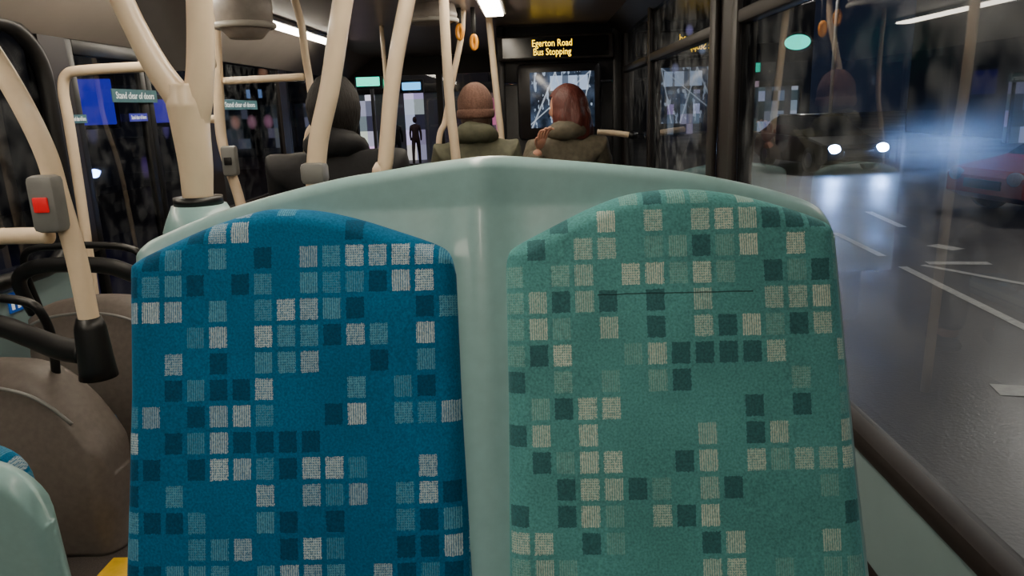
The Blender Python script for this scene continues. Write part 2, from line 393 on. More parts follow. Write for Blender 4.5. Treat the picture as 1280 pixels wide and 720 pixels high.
mk('foot_socket',*tube_data([(0,0,-.07),(0,0,-.04),(0,0,.06),(0,0,.085)],[.045,.042,.036,.028],20,False),BLACK,t)
t,o=pole([(-1.15,1.71,.892),(-1.3,1.71,.893),(-1.6,1.72,.885),(XL+.01,1.74,.88)],.020,'short cream horizontal rail to the window',True)
tube('collar',[Vector((-1.275,1.71,.893))-o,Vector((-1.31,1.71,.893))-o],.03,BLACK,t,sm=False)
pole([(-1.76,2.8,.0),(-1.755,2.8,.4),(-1.74,2.8,.85),(-1.735,2.8,1.15),(-1.735,2.8,1.27),(-1.71,2.8,1.325),(-1.64,2.8,1.337),(-1.4,2.8,1.342),(-1.155,2.8,1.347)],.019,'cream hooped rail beside the doors',True)
t,o=pole([(-1.26,3.2,0),(-1.27,3.2,.6),(-1.285,3.2,.8),(-1.32,3.2,.98),(-1.33,3.2,1.1),(-1.315,3.2,1.3),(-1.30,3.2,1.5),(-1.29,3.2,ZC)],.022,'cream curved pole with small bell push')
bell(t,o,(-1.29,3.165,.97),1.1,False)
tube('stub_rail',[Vector((-1.33,3.2,1.143))-o,Vector((-1.42,3.2,1.15))-o],.017,CREAM,t,sm=False)
pole([(-1.29,3.2,1.30),(-1.1,3.2,1.302),(-.95,3.2,1.305)],.015,'cream horizontal rail between poles',True)
pole([(-.98,3.2,0),(-.97,3.2,.9),(-.955,3.2,1.06),(-.925,3.2,1.12),(-.925,3.2,1.25),(-.935,3.2,1.4),(-.94,3.2,1.52),(-.97,3.2,ZC)],.016,'thin cream bent pole near dark coated passenger')
t,o=pole([(-.49,1.6,0),(-.48,1.6,.8),(-.465,1.6,1.05),(-.42,1.6,1.21),(-.38,1.6,1.37),(-.33,1.6,1.55),(-.29,1.6,ZC)],.021,'cream leaning pole with grey clamp')
boxes('clamp',[(Vector((-.468,1.59,1.028))-o,(.052,.05,.045))],GREY,t,bev=.01)
pole([(-.44,2.0,0),(-.42,2.0,.9),(-.395,2.0,1.02),(-.36,2.0,1.23),(-.31,2.0,1.42),(-.26,2.0,1.58),(-.23,2.0,ZC)],.021,'cream leaning pole behind the double seat')
pole([(-.27,2.8,0),(-.285,2.8,.9),(-.298,2.8,1.15),(-.302,2.8,1.4),(-.30,2.8,ZC)],.018,'cream upright pole in the aisle')
pole([(-.56,4.3,0),(-.54,4.3,.9),(-.49,4.3,1.09),(-.44,4.3,1.3),(-.38,4.3,1.53),(-.36,4.3,ZC)],.017,'cream leaning pole beside hanging straps')
pole([(-.17,4.6,0),(-.185,4.6,.9),(-.20,4.6,1.15),(-.215,4.6,1.36),(-.235,4.6,ZC)],.02,'cream upright pole by the driver partition')
pole([(-1.02,4.9,0),(-.99,4.9,.8),(-.93,4.9,1.2),(-.93,4.9,ZC)],.014,'thin cream upright pole near front doors')
t,o=pole([(.38,4.4,.995),(.48,4.4,.985),(.61,4.4,.965)],.017,'short cream rail fixed to the window pillar',True)
tube('collar',[Vector((.56,4.4,.975))-o,Vector((.61,4.4,.965))-o],.022,BLACK,t,sm=False)
for (x,z) in ((-.375,1.56),(-.30,1.505)):
    s=thing('hanging_strap',(x,4.2,ZC),'amber plastic hanging hand strap under ceiling','strap','amber hanging straps')
    h=ZC-z
    boxes('webbing',[((0,0,-h/2+.02),(.024,.008,h-.04))],BLACK,s,bev=.002)
    tube('handle',[(.013*math.cos(a),0,-h-.005+.034*math.sin(a)) for a in [i*math.pi/8 for i in range(16)]],.012,ORNG,s,n=10,sm=False,closed=True)

# ------------------------------------------------------------ ceiling fittings
def strip(x0,x1,y0,y1,slope=0):
    t=thing('ceiling_light',((x0+x1)/2,(y0+y1)/2,ZC),'long warm white ceiling light panel','light','ceiling light panels')
    w=x1-x0;l=y1-y0
    boxes('housing',[((0,0,-.012),(w+.03,l+.03,.024))],LGREY,t,bev=.006)
    boxes('diffuser',[((0,0,-.028),(w,l,.014))],LAMP,t,bev=.004)
for y0 in (-.9,.6,2.1,3.6,):
    strip(-1.50,-1.40,y0+.05,y0+1.35)
strip(-1.50,-1.40,4.95+.0,5.75)
for y0 in (-.9,.7,2.3):
    strip(-.22,-.12,y0,y0+1.25)
strip(-.24,-.14,3.75,4.35)
PODM=M('pod_grey',(150,142,136),.4)
for x,y,rr,h in ((-1.10,3.0,.11,.235),(-.50,4.05,.13,.10)):
    t=thing('ceiling_pod',(x,y,ZC),'round grey ceiling pod with pale rim','ceiling fitting','round ceiling pods')
    mk('pod_body',*tube_data([(0,0,0),(0,0,-h*.5),(0,0,-h*.8),(0,0,-h)],[rr*.9,rr,rr*.95,rr*.55],32,False),PODM,t)
    tube('rim',[(rr*.97*math.cos(a),rr*.97*math.sin(a),-h*.80) for a in [i*math.pi/16 for i in range(32)]],.012,LGREY,t,n=10,sm=False,closed=True)

# ------------------------------------------------------------ driver partition, LED display, screen
part=thing('driver_partition',(.20,5.25,0),'black driver cab partition behind the seats','partition')
boxes('partition_panel',[((0,.04,.65),(.84,.06,1.30)),((0,.06,1.5),(.84,.06,.37)),((-.40,.04,1.0),(.05,.08,1.36)),((.39,.02,1.0),(.06,.08,1.36))],M('partition_black',(44,45,48),.35),part,bev=.008)
dsp=thing('led_display',(.17,5.16,1.53),'black electronic sign with amber stop name lettering','sign')
boxes('display_case',[((0,.02,0),(.77,.10,.16))],M('display_case_grey',(52,48,46),.4),dsp,bev=.015)
boxes('display_window',[((0,-.032,0),(.70,.006,.125))],M('display_black',(6,6,6),.15),dsp)
AMB=E('amber_led',(255,205,30),4.0)
text('upper_lettering','Egerton Road',.062,AMB,(-.022,-.037,.024),(rad(90),0,0),dsp,sx=.78,ext=.0002)
text('lower_lettering','Bus Stopping',.062,AMB,(-.022,-.037,-.031),(rad(90),0,0),dsp,sx=.78,ext=.0002)
tv=thing('monitor',(.19,5.14,1.18),'wall monitor in dark rounded frame showing camera view','screen')
boxes('monitor_frame',[((0,.02,0),(.56,.09,.50))],M('monitor_frame_grey',(34,32,34),.3),tv,bev=.035)
m,nt,b=newmat('screen_picture'); q=NB(nt)
tc=nt.nodes.new('ShaderNodeTexCoord'); sp=nt.nodes.new('ShaderNodeSeparateXYZ'); nt.links.new(tc.outputs['Object'],sp.inputs[0])
sX,sZ=sp.outputs['X'],sp.outputs['Z']
nz=q.noise(tc.outputs['Object'],11,3); nz2=q.noise(q.xyz(sX,0,q.m('MULTIPLY',sZ,.4)),34,5)
c=q.mix(q.m('MULTIPLY',q.m('SUBTRACT',nz,.40),1.8),(.006,.010,.018,1),(.08,.12,.20,1))
def rect(x0,x1,z0,z1):
    return q.m('MULTIPLY',q.m('MULTIPLY',q.m('GREATER_THAN',sX,x0),q.m('LESS_THAN',sX,x1)),q.m('MULTIPLY',q.m('GREATER_THAN',sZ,z0),q.m('LESS_THAN',sZ,z1)))
c=q.mix(q.m('MULTIPLY',rect(-.06,.19,.07,.165),.75),c,(.40,.52,.72,1))
c=q.mix(q.m('MULTIPLY',rect(.02,.06,.07,.165),.8),c,(.03,.04,.06,1))
c=q.mix(q.m('MULTIPLY',rect(.12,.135,.0,.165),.8),c,(.03,.04,.06,1))
for a,bb,w in ((.45,-.11,.006),(-.3,.03,.005),(1.2,-.02,.006),(.2,.17,.004)):
    ln=q.m('LESS_THAN',q.m('ABSOLUTE',q.m('SUBTRACT',sX,q.m('MULTIPLY_ADD',sZ,a,bb))),w)
    c=q.mix(q.m('MULTIPLY',ln,.6),c,(.42,.48,.56,1))
c=q.mix(q.m('MULTIPLY',q.m('GREATER_THAN',nz2,.60),.55),c,(.45,.55,.70,1))
b.inputs['Base Color'].default_value=(.01,.01,.01,1); b.inputs['Roughness'].default_value=.15
nt.links.new(c,b.inputs['Emission Color']); b.inputs['Emission Strength'].default_value=1.5
boxes('screen_panel',[((.02,-.028,.01),(.43,.006,.36))],m,tv,bev=.002)

# door signs and two imitated sign reflections
SIGNM=M('sign_teal',(70,110,118),.4); SIGNW=E('sign_white_letter',(235,240,240),.35); REFLB=E('sign_reflection_blue',(60,60,170),.25)
for y0,y1,z,h,mt in ((3.32,3.72,1.262,.058,SIGNM),(4.50,5.08,1.225,.058,SIGNM),(3.44,3.60,1.165,.036,REFLB),(2.99,3.10,1.165,.034,SIGNM)):  # last two plates are added to imitate reflected signs
    t=thing('door_sign',(XL+.006,(y0+y1)/2,z),'small teal safety sign or added sign reflection with white lettering on door','sign','stand clear signs')
    boxes('plate',[((0,0,0),(.004,y1-y0,h))],mt,t)
    text('lettering','Stand clear of doors',h*.75,SIGNW,(.0025,0,0),(rad(90),0,rad(90)),t,sx=(y1-y0)/(h*.75*9.6))
t=thing('priority_sticker',(XL+.014,2.49,.545),'blue and white priority seat sticker on panel','sticker')
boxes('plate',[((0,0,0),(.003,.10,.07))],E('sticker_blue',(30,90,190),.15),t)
boxes('pictogram',[((.002,-.03,-.008),(.002,.014,.034)),((.002,-.03,.02),(.002,.012,.012)),((.002,0,-.008),(.002,.014,.034)),((.002,0,.02),(.002,.012,.012)),((.002,.03,-.008),(.002,.014,.034)),((.002,.03,.02),(.002,.012,.012))],SIGNW,t)

# ------------------------------------------------------------ taupe seats at left
def taupe_seat(loc,label,dz=0):
    t=thing('bus_seat',loc,label,'seat','taupe shell seats')
    tp=smo([(-.30,.42+dz),(-.285,.47+dz),(-.23,.505+dz),(-.1,.525+dz),(0,.525+dz),(.07,.515+dz),(.13,.488+dz),(.20,.42+dz),(.25,.345+dz),(.275,.29+dz),(.285,.22+dz)])
    def dp(x,z,d):
        f=rnd(d,.05); k=z/.52
        return -.065*f-.03*math.sin(min(1,k)*math.pi)-.02+.05*k, .05*f+.06*k
    field('seat_shell',-.0,([0,.3,.5],[-.27,-.30,-.30]),([0,.12,.22],[.28,.29,.287]),tp,.22+dz,dp,TAUPE,t,60,60)
    tube('trim_band',[(-.29,-.055,.43+dz),(-.2,-.07,.475+dz),(-.08,-.075,.495+dz),(.02,-.075,.492+dz),(.10,-.07,.470+dz),(.16,-.07,.435+dz),(.21,-.065,.38+dz)],.005,GREY,t,n=8)
    boxes('seat_cushion',[((-.08,.24,.20),(.32,.26,.08))],BLUEFAB,t,bev=.03)
    boxes('pedestal',[((-.08,.22,.08),(.24,.22,.16))],BLACK,t,bev=.02)
    tube('grab_handle',[(-.28,.05,.47+dz),(-.285,.02,.62+dz),(-.25,.0,.70+dz),(-.12,.0,.715+dz),(.02,.0,.712+dz),(.10,.0,.70+dz),(.135,.0,.675+dz),(.14,.02,.60+dz),(.12,.04,.48+dz)],.012,BLACK,t,n=12)
    tube('top_handle',[(-.27,.0,.48+dz),(-.28,-.03,.60+dz),(-.22,-.03,.648+dz),(-.08,-.03,.655+dz),(.04,-.03,.645+dz),(.13,-.05,.62+dz),(.23,-.09,.60+dz),(.31,-.11,.59+dz)],[.02,.024,.026,.027,.028,.028,.03,.03],BLACK,t,n=14)
    return t
taupe_seat((-1.44,1.84,0),'taupe plastic seat back with black loop handle beneath a cream pole')
taupe_seat((-1.48,2.44,0),'taupe plastic seat back further along the window',.03)

# low teal seat corner
t=thing('low_seat',(-1.12,1.15,0),'teal plastic seat shell with blue patterned pad across the aisle','seat')
w=.50
tp=smo([(-w/2,.50),(-w/2+.02,.57),(-w/4,.60),(0,.603),(w/4-.02,.60),(w/2-.06,.575),(w/2-.015,.53),(w/2,.47)])
field('seat_shell',.05,([0,.6],[-w/2,-w/2]),([0,.3,.6],[w/2+.03,w/2+.015,w/2]),tp,.47,lambda x,z,d:(-.03*rnd(d,.03),.03*rnd(d,.03)),TEAL,t,40,40)
tp2=smo([(-w/2+.01,.50),(-w/4,.612),(0,.618),(w/4-.04,.612),(w/2-.08,.58),(w/2-.05,.50)])
field('backrest_pad',.35,([0,.6],[-w/2+.01,-w/2+.01]),([0,.6],[w/2-.03,w/2-.05]),tp2,.5,lambda x,z,d:(.02,.035+.035*rnd(d,.03)),BLUEFAB,t,40,40)
boxes('seat_cushion',[((-.07,.15,.18),(.30,.16,.08))],BLUEFAB,t,bev=.03)

def pseat(loc,w,h):
    t=thing('passenger_seat',loc,'teal shell passenger seat with blue moquette','seat','passenger seats')
    tp=smo([(-w/2,h*.88),(-w/2+.03,h*.96),(0,h),(w/2-.03,h*.96),(w/2,h*.88)])
    field('seat_shell',.3,([0,h],[-w/2,-w/2]),([0,h],[w/2,w/2]),tp,h*.88,lambda x,z,d:(-.025*rnd(d,.03),.015*rnd(d,.03)),TEAL,t,24,24)
    boxes('backrest_pad',[((0,.03,h*.72),(w*.9,.03,h*.4))],BLUEFAB,t,bev=.012)
    boxes('seat_cushion',[((0,.26,.38),(w*.95,.44,.09))],BLUEFAB,t,bev=.03)
    boxes('pedestal',[((0,.26,.16),(w*.6,.28,.33))],BLACK,t,bev=.02)
pseat((-.74,2.56,0),.46,.84); pseat((-.31,3.68,0),.42,.84); pseat((.24,3.87,0),.56,.84)

# ------------------------------------------------------------ people
def skinmesh(nodes,edges,sub=2):
    me=bpy.data.meshes.new('t'); me.from_pydata([n[0] for n in nodes],edges,[])
    o=bpy.data.objects.new('t',me); COL.objects.link(o)
    md=o.modifiers.new('s','SKIN'); md.use_smooth_shade=True
    for i,n in enumerate(nodes):
        sv=me.skin_vertices[0].data[i]; rr=n[1]; sv.radius=rr if isinstance(rr,tuple) else (rr,rr)
        sv.use_root=(i==0)
    s=o.modifiers.new('u','SUBSURF'); s.levels=sub; s.render_levels=sub
    bpy.context.view_layer.update()
    m2=bpy.data.meshes.new_from_object(o.evaluated_get(bpy.context.evaluated_depsgraph_get()))
    V=[v.co.copy() for v in m2.vertices]; F=[tuple(p.vertices) for p in m2.polygons]
    bpy.data.objects.remove(o); return V,F
def xf(d,mt): return [mt@Vector(v) for v in d[0]],d[1]
def hand(side):
    n=[((0,0,0),(.022,.016)),((0,.035,0),(.034,.013)),((0,.075,0),(.036,.012))]
    e=[(0,1),(1,2)]
    pal=skinmesh(n,e,2); parts=[pal]
    for k,(fx,L) in enumerate(((-.028,.068),(-.010,.078),(.009,.073),(.027,.058))):
        a=[(fx*.8,.06,0),(fx,.09,.003),(fx*1.05,.09+L*.45,-.004),(fx*1.05,.09+L*.72,-.020),(fx*1.03,.09+L*.82,-.038)]
        parts.append(skinmesh([(p,.0085-.0008*i) for i,p in enumerate(a)],[(i,i+1) for i in range(4)],1))
    s=-1 if side>0 else 1
    a=[(s*.015,.02,0),(s*.036,.045,-.006),(s*.048,.068,-.014),(s*.052,.090,-.022)]
    parts.append(skinmesh([(p,.0105-.001*i) for i,p in enumerate(a)],[(i,i+1) for i in range(3)],1))
    return merge(*parts)
def headdata(c,rotz,tilt=0):
    Rm=Matrix.Rotation(rotz,4,'Z')@Matrix.Rotation(tilt,4,'X')
    def fn(d):
        k=1.0
        if d.z<0: k*=1-.14*(-d.z)*abs(d.x)*1.6
        k+=.17*math.exp(-((d.x/.13)**2+((d.z+.12)/.17)**2))*(1 if d.y>0 else 0)
        for sx in (-1,1): k-=.05*math.exp(-(((d.x-sx*.38)/.16)**2+((d.z-.05)/.12)**2))*(1 if d.y>0 else 0)
        k+=.05*math.exp(-((d.x/.25)**2+((d.z+.45)/.05)**2))*(1 if d.y>0 else 0)
        k+=.06*math.exp(-((d.x/.3)**2+((d.z+.85)/.16)**2))*(1 if d.y>0 else 0)
        return k
    h=ell_data((0,0,0),(.076,.096,.118),40,30,fn)
    e1=ell_data((.078,-.005,-.005),(.010,.02,.032),12,8); e2=ell_data((-.078,-.005,-.005),(.010,.02,.032),12,8)
    mt=Matrix.Translation(c)@Rm
    return xf(merge(h,e1,e2),mt),mt
def person(loc,label,coat,trous,hairfn,headrot=0,arms=None,rz=0,sc=1.0,collar='hood',tilt=0,wide=1.0):
    t=thing('person',loc,label,'person',rot=(0,0,rz)); t.scale=(sc,sc,sc)
    A=arms or {-1:[(-.225,.06,.70),(-.15,.28,.62)],1:[(.225,.06,.70),(.15,.28,.62)]}
    N=[((0,0,.53),(.13,.10)),((0,.0,.70),(.11,.075)),((0,.0,.84),(.11,.075)),((0,.0,.93),(.06,.05)),((0,.01,1.02),.050),((0,.015,1.10),.050)]
    Ed=[(0,1),(1,2),(2,3),(3,4),(4,5)]
    for s in (-1,1):
        b=len(N); el,wr=A[s]
        N+= [((s*.15,0,.915),.040),(el,.040),(wr,.028)]; Ed+=[(3,b),(b,b+1),(b+1,b+2)]
        b=len(N)
        N+= [((s*.095,.04,.52),.080),((s*.13,.42,.53),.058),((s*.13,.45,.28),.048),((s*.13,.44,.09),.036),((s*.13,.56,.045),.036)]
        Ed+=[(0,b),(b,b+1),(b+1,b+2),(b+2,b+3),(b+3,b+4)]
    body=skinmesh(N,Ed,2)
    hd,mt=headdata((0,.02,1.165),headrot,tilt)
    hs=[]
    for s in (-1,1):
        el,wr=Vector(A[s][0]),Vector(A[s][1]); d=(wr-el).normalized()
        side=d.cross(Vector((0,0,1))).normalized(); up=side.cross(d)
        Mx=Matrix((side,d,up)).transposed().to_4x4()
        hs.append(xf(hand(s),Matrix.Translation(wr)@Mx))
    v,f=merge(body,hd,*hs)
    mk('body',v,f,SKIN,t)
    for s in (-1,1):
        v,f=xf(ell_data((s*.030,.080,.006),(.012,.010,.008),12,8),mt); 
        mk('eye',v,f,M('eye_white',(220,215,210),.3),t)
    C=[((0,0,.55),(.185,.13)),((0,-.01,.70),(.175,.12)),((0,-.005,.86),(.185*wide,.125)),((0,0,.955),(.130*wide,.11)),((0,.005,1.01),(.09*wide,.085))]
    Ce=[(0,1),(1,2),(2,3),(3,4)]
    for s in (-1,1):
        b=len(C); el,wr=A[s]; el=Vector(el); wr=Vector(wr)
        C+=[((s*.17*wide,0,.945),.085*wide),(tuple(el),.068),(tuple(wr*.92+el*.08),.050)]; Ce+=[(3,b),(b,b+1),(b+1,b+2)]
    v,f=skinmesh(C,Ce,3)
    v=[p+p.normalized()*.014*noise.noise(Vector((p.x*8,p.y*8,p.z*22))) for p in v]
    mk('coat',v,f,coat,t)
    L=[((0,0,.52),(.16,.13))]; Le=[]
    for s in (-1,1):
        b=len(L); L+=[((s*.095,.05,.52),.098),((s*.13,.42,.53),.076),((s*.13,.45,.28),.064),((s*.13,.44,.10),.055)]
        Le+=[(0,b),(b,b+1),(b+1,b+2),(b+2,b+3)]
    v,f=skinmesh(L,Le,2); mk('trousers',v,f,trous,t)
    for s in (-1,1):
        mk('shoe',*ell_data((s*.13,.50,.045),(.048,.13,.045),20,12),BLACK,t)
    n=28
    P=[(.088*math.cos(a),.01+.092*math.sin(a),1.02+.030*-math.sin(a)) for a in [2*math.pi*i/n for i in range(n)]]
    rr=[.030+.026*max(0,-math.sin(2*math.pi*i/n)) for i in range(n)]
    v,f=tube_data(P,rr,14,False,True); v=[p*(1)+p.normalized()*.010*noise.noise(p*25) for p in v]
    mk('hood' if collar=='hood' else 'collar',v,f,coat,t)
    hairfn(t,mt)
    return t
def hairmat(n,c,hi=1.7,rough=.45):
    m,nt,b=newmat(n); q=NB(nt)
    tc=nt.nodes.new('ShaderNodeTexCoord'); mp=nt.nodes.new('ShaderNodeMapping'); mp.inputs['Scale'].default_value=(90,90,9)
    nt.links.new(tc.outputs['Object'],mp.inputs[0]); f=q.noise(mp.outputs[0],1.5,5)
    l=lin(c); nt.links.new(q.mix(f,tuple(x*.35 for x in l[:3])+(1,),tuple(min(1,x*hi) for x in l[:3])+(1,)),b.inputs['Base Color'])
    b.inputs['Roughness'].default_value=rough
    bp=nt.nodes.new('ShaderNodeBump'); bp.inputs['Distance'].default_value=.006; bp.inputs['Strength'].default_value=.8
    nt.links.new(f,bp.inputs['Height']); nt.links.new(bp.outputs['Normal'],b.inputs['Normal'])
    return m
def short_hair(col):
    def fn(t,mt):
        def k(d):
            e=1.02+.05*noise.noise(d*5)
            if d.y>.25 and d.z<.45: e*=.80
            if d.z<-.75: e*=max(.6,1+(d.z+.75)*.6)
            return e
        v,f=xf(ell_data((0,-.012,.004),(.096,.108,.126),40,28,k),mt); mk('hair',v,f,hairmat('dark_hair',col,rough=.7),t)
    return fn
def beanie(col):
    def fn(t,mt):
        def k(d): return 1+.012*math.sin(math.atan2(d.y,d.x)*26)*(1-d.z**2)+.02*noise.noise(d*3)
        V,F=ell_data((0,-.006,.02),(.093,.110,.118),104,30,k)
        z0=-.035
        V=[Vector((p.x,p.y,max(p.z,z0))) for p in V]
        v,f=xf((V,F),mt); m=M('rust_knit',col,.9,var=.25,scale=120,bump=.6)
        mk('beanie',v,f,m,t)
        P=[(.090*math.cos(a),-.006+.107*math.sin(a),-.022) for a in [2*math.pi*i/60 for i in range(60)]]
        v,f=tube_data(P,.011,12,False,True)
        v=[Vector((p.x,p.y,-.022+(p.z+.022)*2.2)) for p in v]
        v,f=xf((v,f),mt); mk('beanie_cuff',v,f,m,t)
        V,F=ell_data((0,-.02,-.05),(.082,.09,.06),30,16); v,f=xf((V,F),mt); mk('hair',v,f,hairmat('brown_hair',(70,50,40)),t)
    return fn
def bob(col):
    def fn(t,mt):
        V=[];F=[];nu=72;nv=40
        for j in range(nv+1):
            s=j/nv
            for i in range(nu):
                a=2*math.pi*i/nu; dx,dy=math.cos(a),math.sin(a)
                if s<.5:
                    th=s/.5*math.pi/2; rr=math.sin(th); z=.135*math.cos(th)
                else:
                    g=(s-.5)/.5; rr=1+.16*math.sin(g*math.pi*.7)-.06*g*g; z=-.165*g*(1+.08*math.sin(a*5))
                wav=1+.05*math.sin(a*9+s*5)*s+.06*noise.noise(Vector((dx*2,dy*2,s*4)))
                fx=.102*rr*wav; fy=.114*rr*wav
                x,y=dx*fx,dy*fy-.012
                if dy>.35 and s>.34:
                    y=min(y,.03+.02*(1-s)); 
                V.append(Vector((x,y,z)))
        for j in range(nv):
            for i in range(nu): F.append((j*nu+i,j*nu+(i+1)%nu,(j+1)*nu+(i+1)%nu,(j+1)*nu+i))
        F.append(tuple(nv*nu+i for i in range(nu)))
        v,f=xf((V,F),mt); mk('hair',v,f,hairmat('auburn_hair',col),t)
    return fn
person((-.73,2.80,0),'seated person with short dark hair in a black padded coat',M('black_coat',(27,27,31),.7,var=.3,scale=25,bump=.5),M('dark_trousers',(24,26,34),.8),short_hair((22,17,16)),headrot=rad(-8),wide=1.16)
person((-.29,3.92,0),'seated person in rust knitted hat and olive hooded coat',M('olive_coat',(88,88,70),.75,var=.25,scale=25,bump=.5),M('grey_trousers',(50,50,54),.8),beanie((112,82,70)),headrot=rad(12),sc=.985)
person((.19,4.12,0),'seated woman with auburn bob in olive parka, hand on seat back',M('parka',(96,89,74),.75,var=.3,scale=30,bump=.5),M('jeans',(30,38,60),.8),bob((88,38,30)),headrot=rad(62),sc=.975,tilt=rad(-4),
   arms={-1:[(-.21,-.08,.80),(-.16,-.155,.955)],1:[(.225,.06,.70),(.15,.28,.62)]})

# ------------------------------------------------------------ outside world
ROADZ=-.75
m,nt,b=newmat('wet_asphalt'); q=NB(nt); tc=nt.nodes.new('ShaderNodeTexCoord')
a1=q.noise(tc.outputs['Object'],.35,6); a2=q.noise(tc.outputs['Object'],45,4)
nt.links.new(q.mix(a2,(.034,.032,.032,1),(.070,.066,.064,1)),b.inputs['Base Color'])
nt.links.new(q.m('MULTIPLY_ADD',a1,.5,.18),b.inputs['Roughness'])
bp=nt.nodes.new('ShaderNodeBump'); bp.inputs['Distance'].default_value=.006; bp.inputs['Strength'].default_value=.35; nt.links.new(a2,bp.inputs['Height']); nt.links.new(bp.outputs['Normal'],b.inputs['Normal'])
g=struct(span('ground',[((-60,-20,ROADZ-.1),(60,90,ROADZ))],m)); g['label']='wet dark asphalt road'
WHT=M('road_paint',(200,198,190),.5,var=.2,scale=15)
def paint(pts,label):
    c=sum((Vector((x,y,0)) for x,y in pts),Vector())/len(pts)
    t=mk('road_marking',[(x-c.x,y-c.y,0) for x,y in pts],[tuple(range(len(pts)))],WHT,smooth=False); t.location=(c.x,c.y,ROADZ+.004)
    tag(t,label,'road marking','white road markings')
def line(x0,y0,x1,y1,w,l):
    d=Vector((x1-x0,y1-y0,0)).normalized(); n=Vector((-d.y,d.x,0))*w/2
    paint([(x0+n.x,y0+n.y),(x1+n.x,y1+n.y),(x1-n.x,y1-n.y),(x0-n.x,y0-n.y)],l)
line(4.15,8.3,3.95,5.0,.10,'long white painted lane line')
line(4.4,8.35,5.3,6.6,.09,'diagonal white painted line')
line(4.5,8.45,5.15,8.35,.16,'short white cross line')
line(2.98,4.62,3.5,4.5,.20,'thick white painted bar')
line(5.1,9.5,5.25,9.15,.22,'short white dash')
line(4.3,10.6,4.2,8.9,.10,'white painted lane line')
line(5.6,12.5,5.4,10.9,.12,'white painted lane line')

def prof_car(loc,rz,col,label,head=False,L=4.2,W=1.75):
    t=thing('car',loc,label,'car',rot=(0,0,rz))
    P=[(0,.35),(0,.62),(.12,.72),(.9,.86),(1.05,.90),(L-.75,.95),(L-.12,.90),(L,.70),(L,.35),(L-.4,.22),(.3,.22)]
    V=[];F=[]
    secs=[(-W/2,.94),(-W/2+.06,1.0),(W/2-.06,1.0),(W/2,.94)]
    n=len(P)
    for x,k in secs:
        for y,z in P: V.append((x,L/2+(y-L/2)*(k if abs(x)>W/2-.03 else 1),.5+(z-.5)*k))
    for s in range(3):
        for i in range(n): F.append((s*n+i,s*n+(i+1)%n,(s+1)*n+(i+1)%n,(s+1)*n+i))
    F.append(tuple(range(n))); F.append(tuple(3*n+i for i in range(n)))
    paintm=M('car_paint',col,.3,metal=.0,coat=.8)
    mk('body',V,F,paintm,t,False)
    C=[(1.0,.88),(1.75,1.38),(2.1,1.44),(3.0,1.43),(3.45,1.30),(4.0,.92)]
    V=[];F=[];n=len(C)
    for x,k in ((-W/2+.05,0),(-W/2+.22,1),(W/2-.22,1),(W/2-.05,0)):
        for y,z in C: V.append((x,y,z if k else .88+(z-.88)*.55 if z>1 else z))
    for s in range(3):
        for i in range(n-1): F.append((s*n+i,s*n+i+1,(s+1)*n+i+1,(s+1)*n+i))
    F.append(tuple(range(n))); F.append(tuple(3*n+i for i in range(n)))
    mk('cabin_window',V,F,M('car_window',(16,18,22),.1),t,False)
    boxes('roof',[((0,2.5,1.445),(W-.46,1.3,.03))],paintm,t,bev=.012)
    for x in (-W/2+.08,W/2-.08):
        for y in (.8,L-.85):
            wv=tube_data([(x-.1,y,.32),(x+.1,y,.32)],.32,24,False); o=mk('wheel',*wv,BLACK,t)
            s=1 if x>0 else -1
            mk('hubcap',*tube_data([(x+s*.095,y,.32),(x+s*.11,y,.32)],[.2,.17],20,False),M('hub',(130,130,135),.3,.8),o)
    for x in (-W/2+.24,W/2-.24):
        mk('headlight',*ell_data((x,.03,.62),(.16,.08,.11),16,10),E('headlight_blue_white',(155,192,255),500) if head else M('headlight_glass',(150,150,160),.15),t)
        mk('tail_light',*ell_data((x,L-.02,.78),(.13,.04,.06),16,10),E('tail_red',(180,10,10),1.0),t)
    boxes('grille',[((0,-.005,.5),(.8,.03,.14))],BLACK,t,bev=.01)
    return t
prof_car((8.12,18.9,ROADZ),rad(8),(10,11,14),'dark car with bright bluish headlights driving on wet road',True)
prof_car((6.95,11.7,ROADZ),rad(-83),(150,26,26),'red car waiting on the wet road')

def bwall(n,seed,wall,lit,sx,sz,thr,st):
    m,nt,b=newmat(n); q=NB(nt)
    tc=nt.nodes.new('ShaderNodeTexCoord'); sp=nt.nodes.new('ShaderNodeSeparateXYZ'); nt.links.new(tc.outputs['Object'],sp.inputs[0])
    u=q.m('DIVIDE',q.m('ADD',sp.outputs['X'],sp.outputs['Y']),sx); v=q.m('DIVIDE',sp.outputs['Z'],sz)
    h,cc=q.white(q.xyz(q.m('FLOOR',u),q.m('FLOOR',v),seed))
    du=q.m('ABSOLUTE',q.m('SUBTRACT',q.m('FRACT',u),.5)); dv=q.m('ABSOLUTE',q.m('SUBTRACT',q.m('FRACT',v),.5))
    mk_=q.m('MAXIMUM',q.m('SUBTRACT',1.0,q.m('MULTIPLY',q.m('ADD',q.m('POWER',du,2),q.m('POWER',dv,2)),9)),0.0)
    on=q.m('MULTIPLY',mk_,q.m('GREATER_THAN',h,thr))
    b.inputs['Base Color'].default_value=lin(wall); b.inputs['Roughness'].default_value=.8
    nt.links.new(q.mix(.3,lin(lit),cc),b.inputs['Emission Color']); nt.links.new(q.m('MULTIPLY',on,st),b.inputs['Emission Strength'])
    return m
def building(loc,size,label,seed,wall=(40,44,54),lit=(255,200,140),thr=.75,st=.9,sx=.8,sz=1.1):
    t=thing('building',loc,label,'building')
    mt=bwall('facade_%d'%seed,seed,wall,lit,sx,sz,thr,st)
    boxes('facade',[((0,0,size[2]/2),size)],mt,t)
    boxes('cornice',[((0,0,size[2]+.15),(size[0]+.4,size[1]+.4,.3))],M('cornice_stone',(60,60,66),.7),t,bev=.05)
    return t
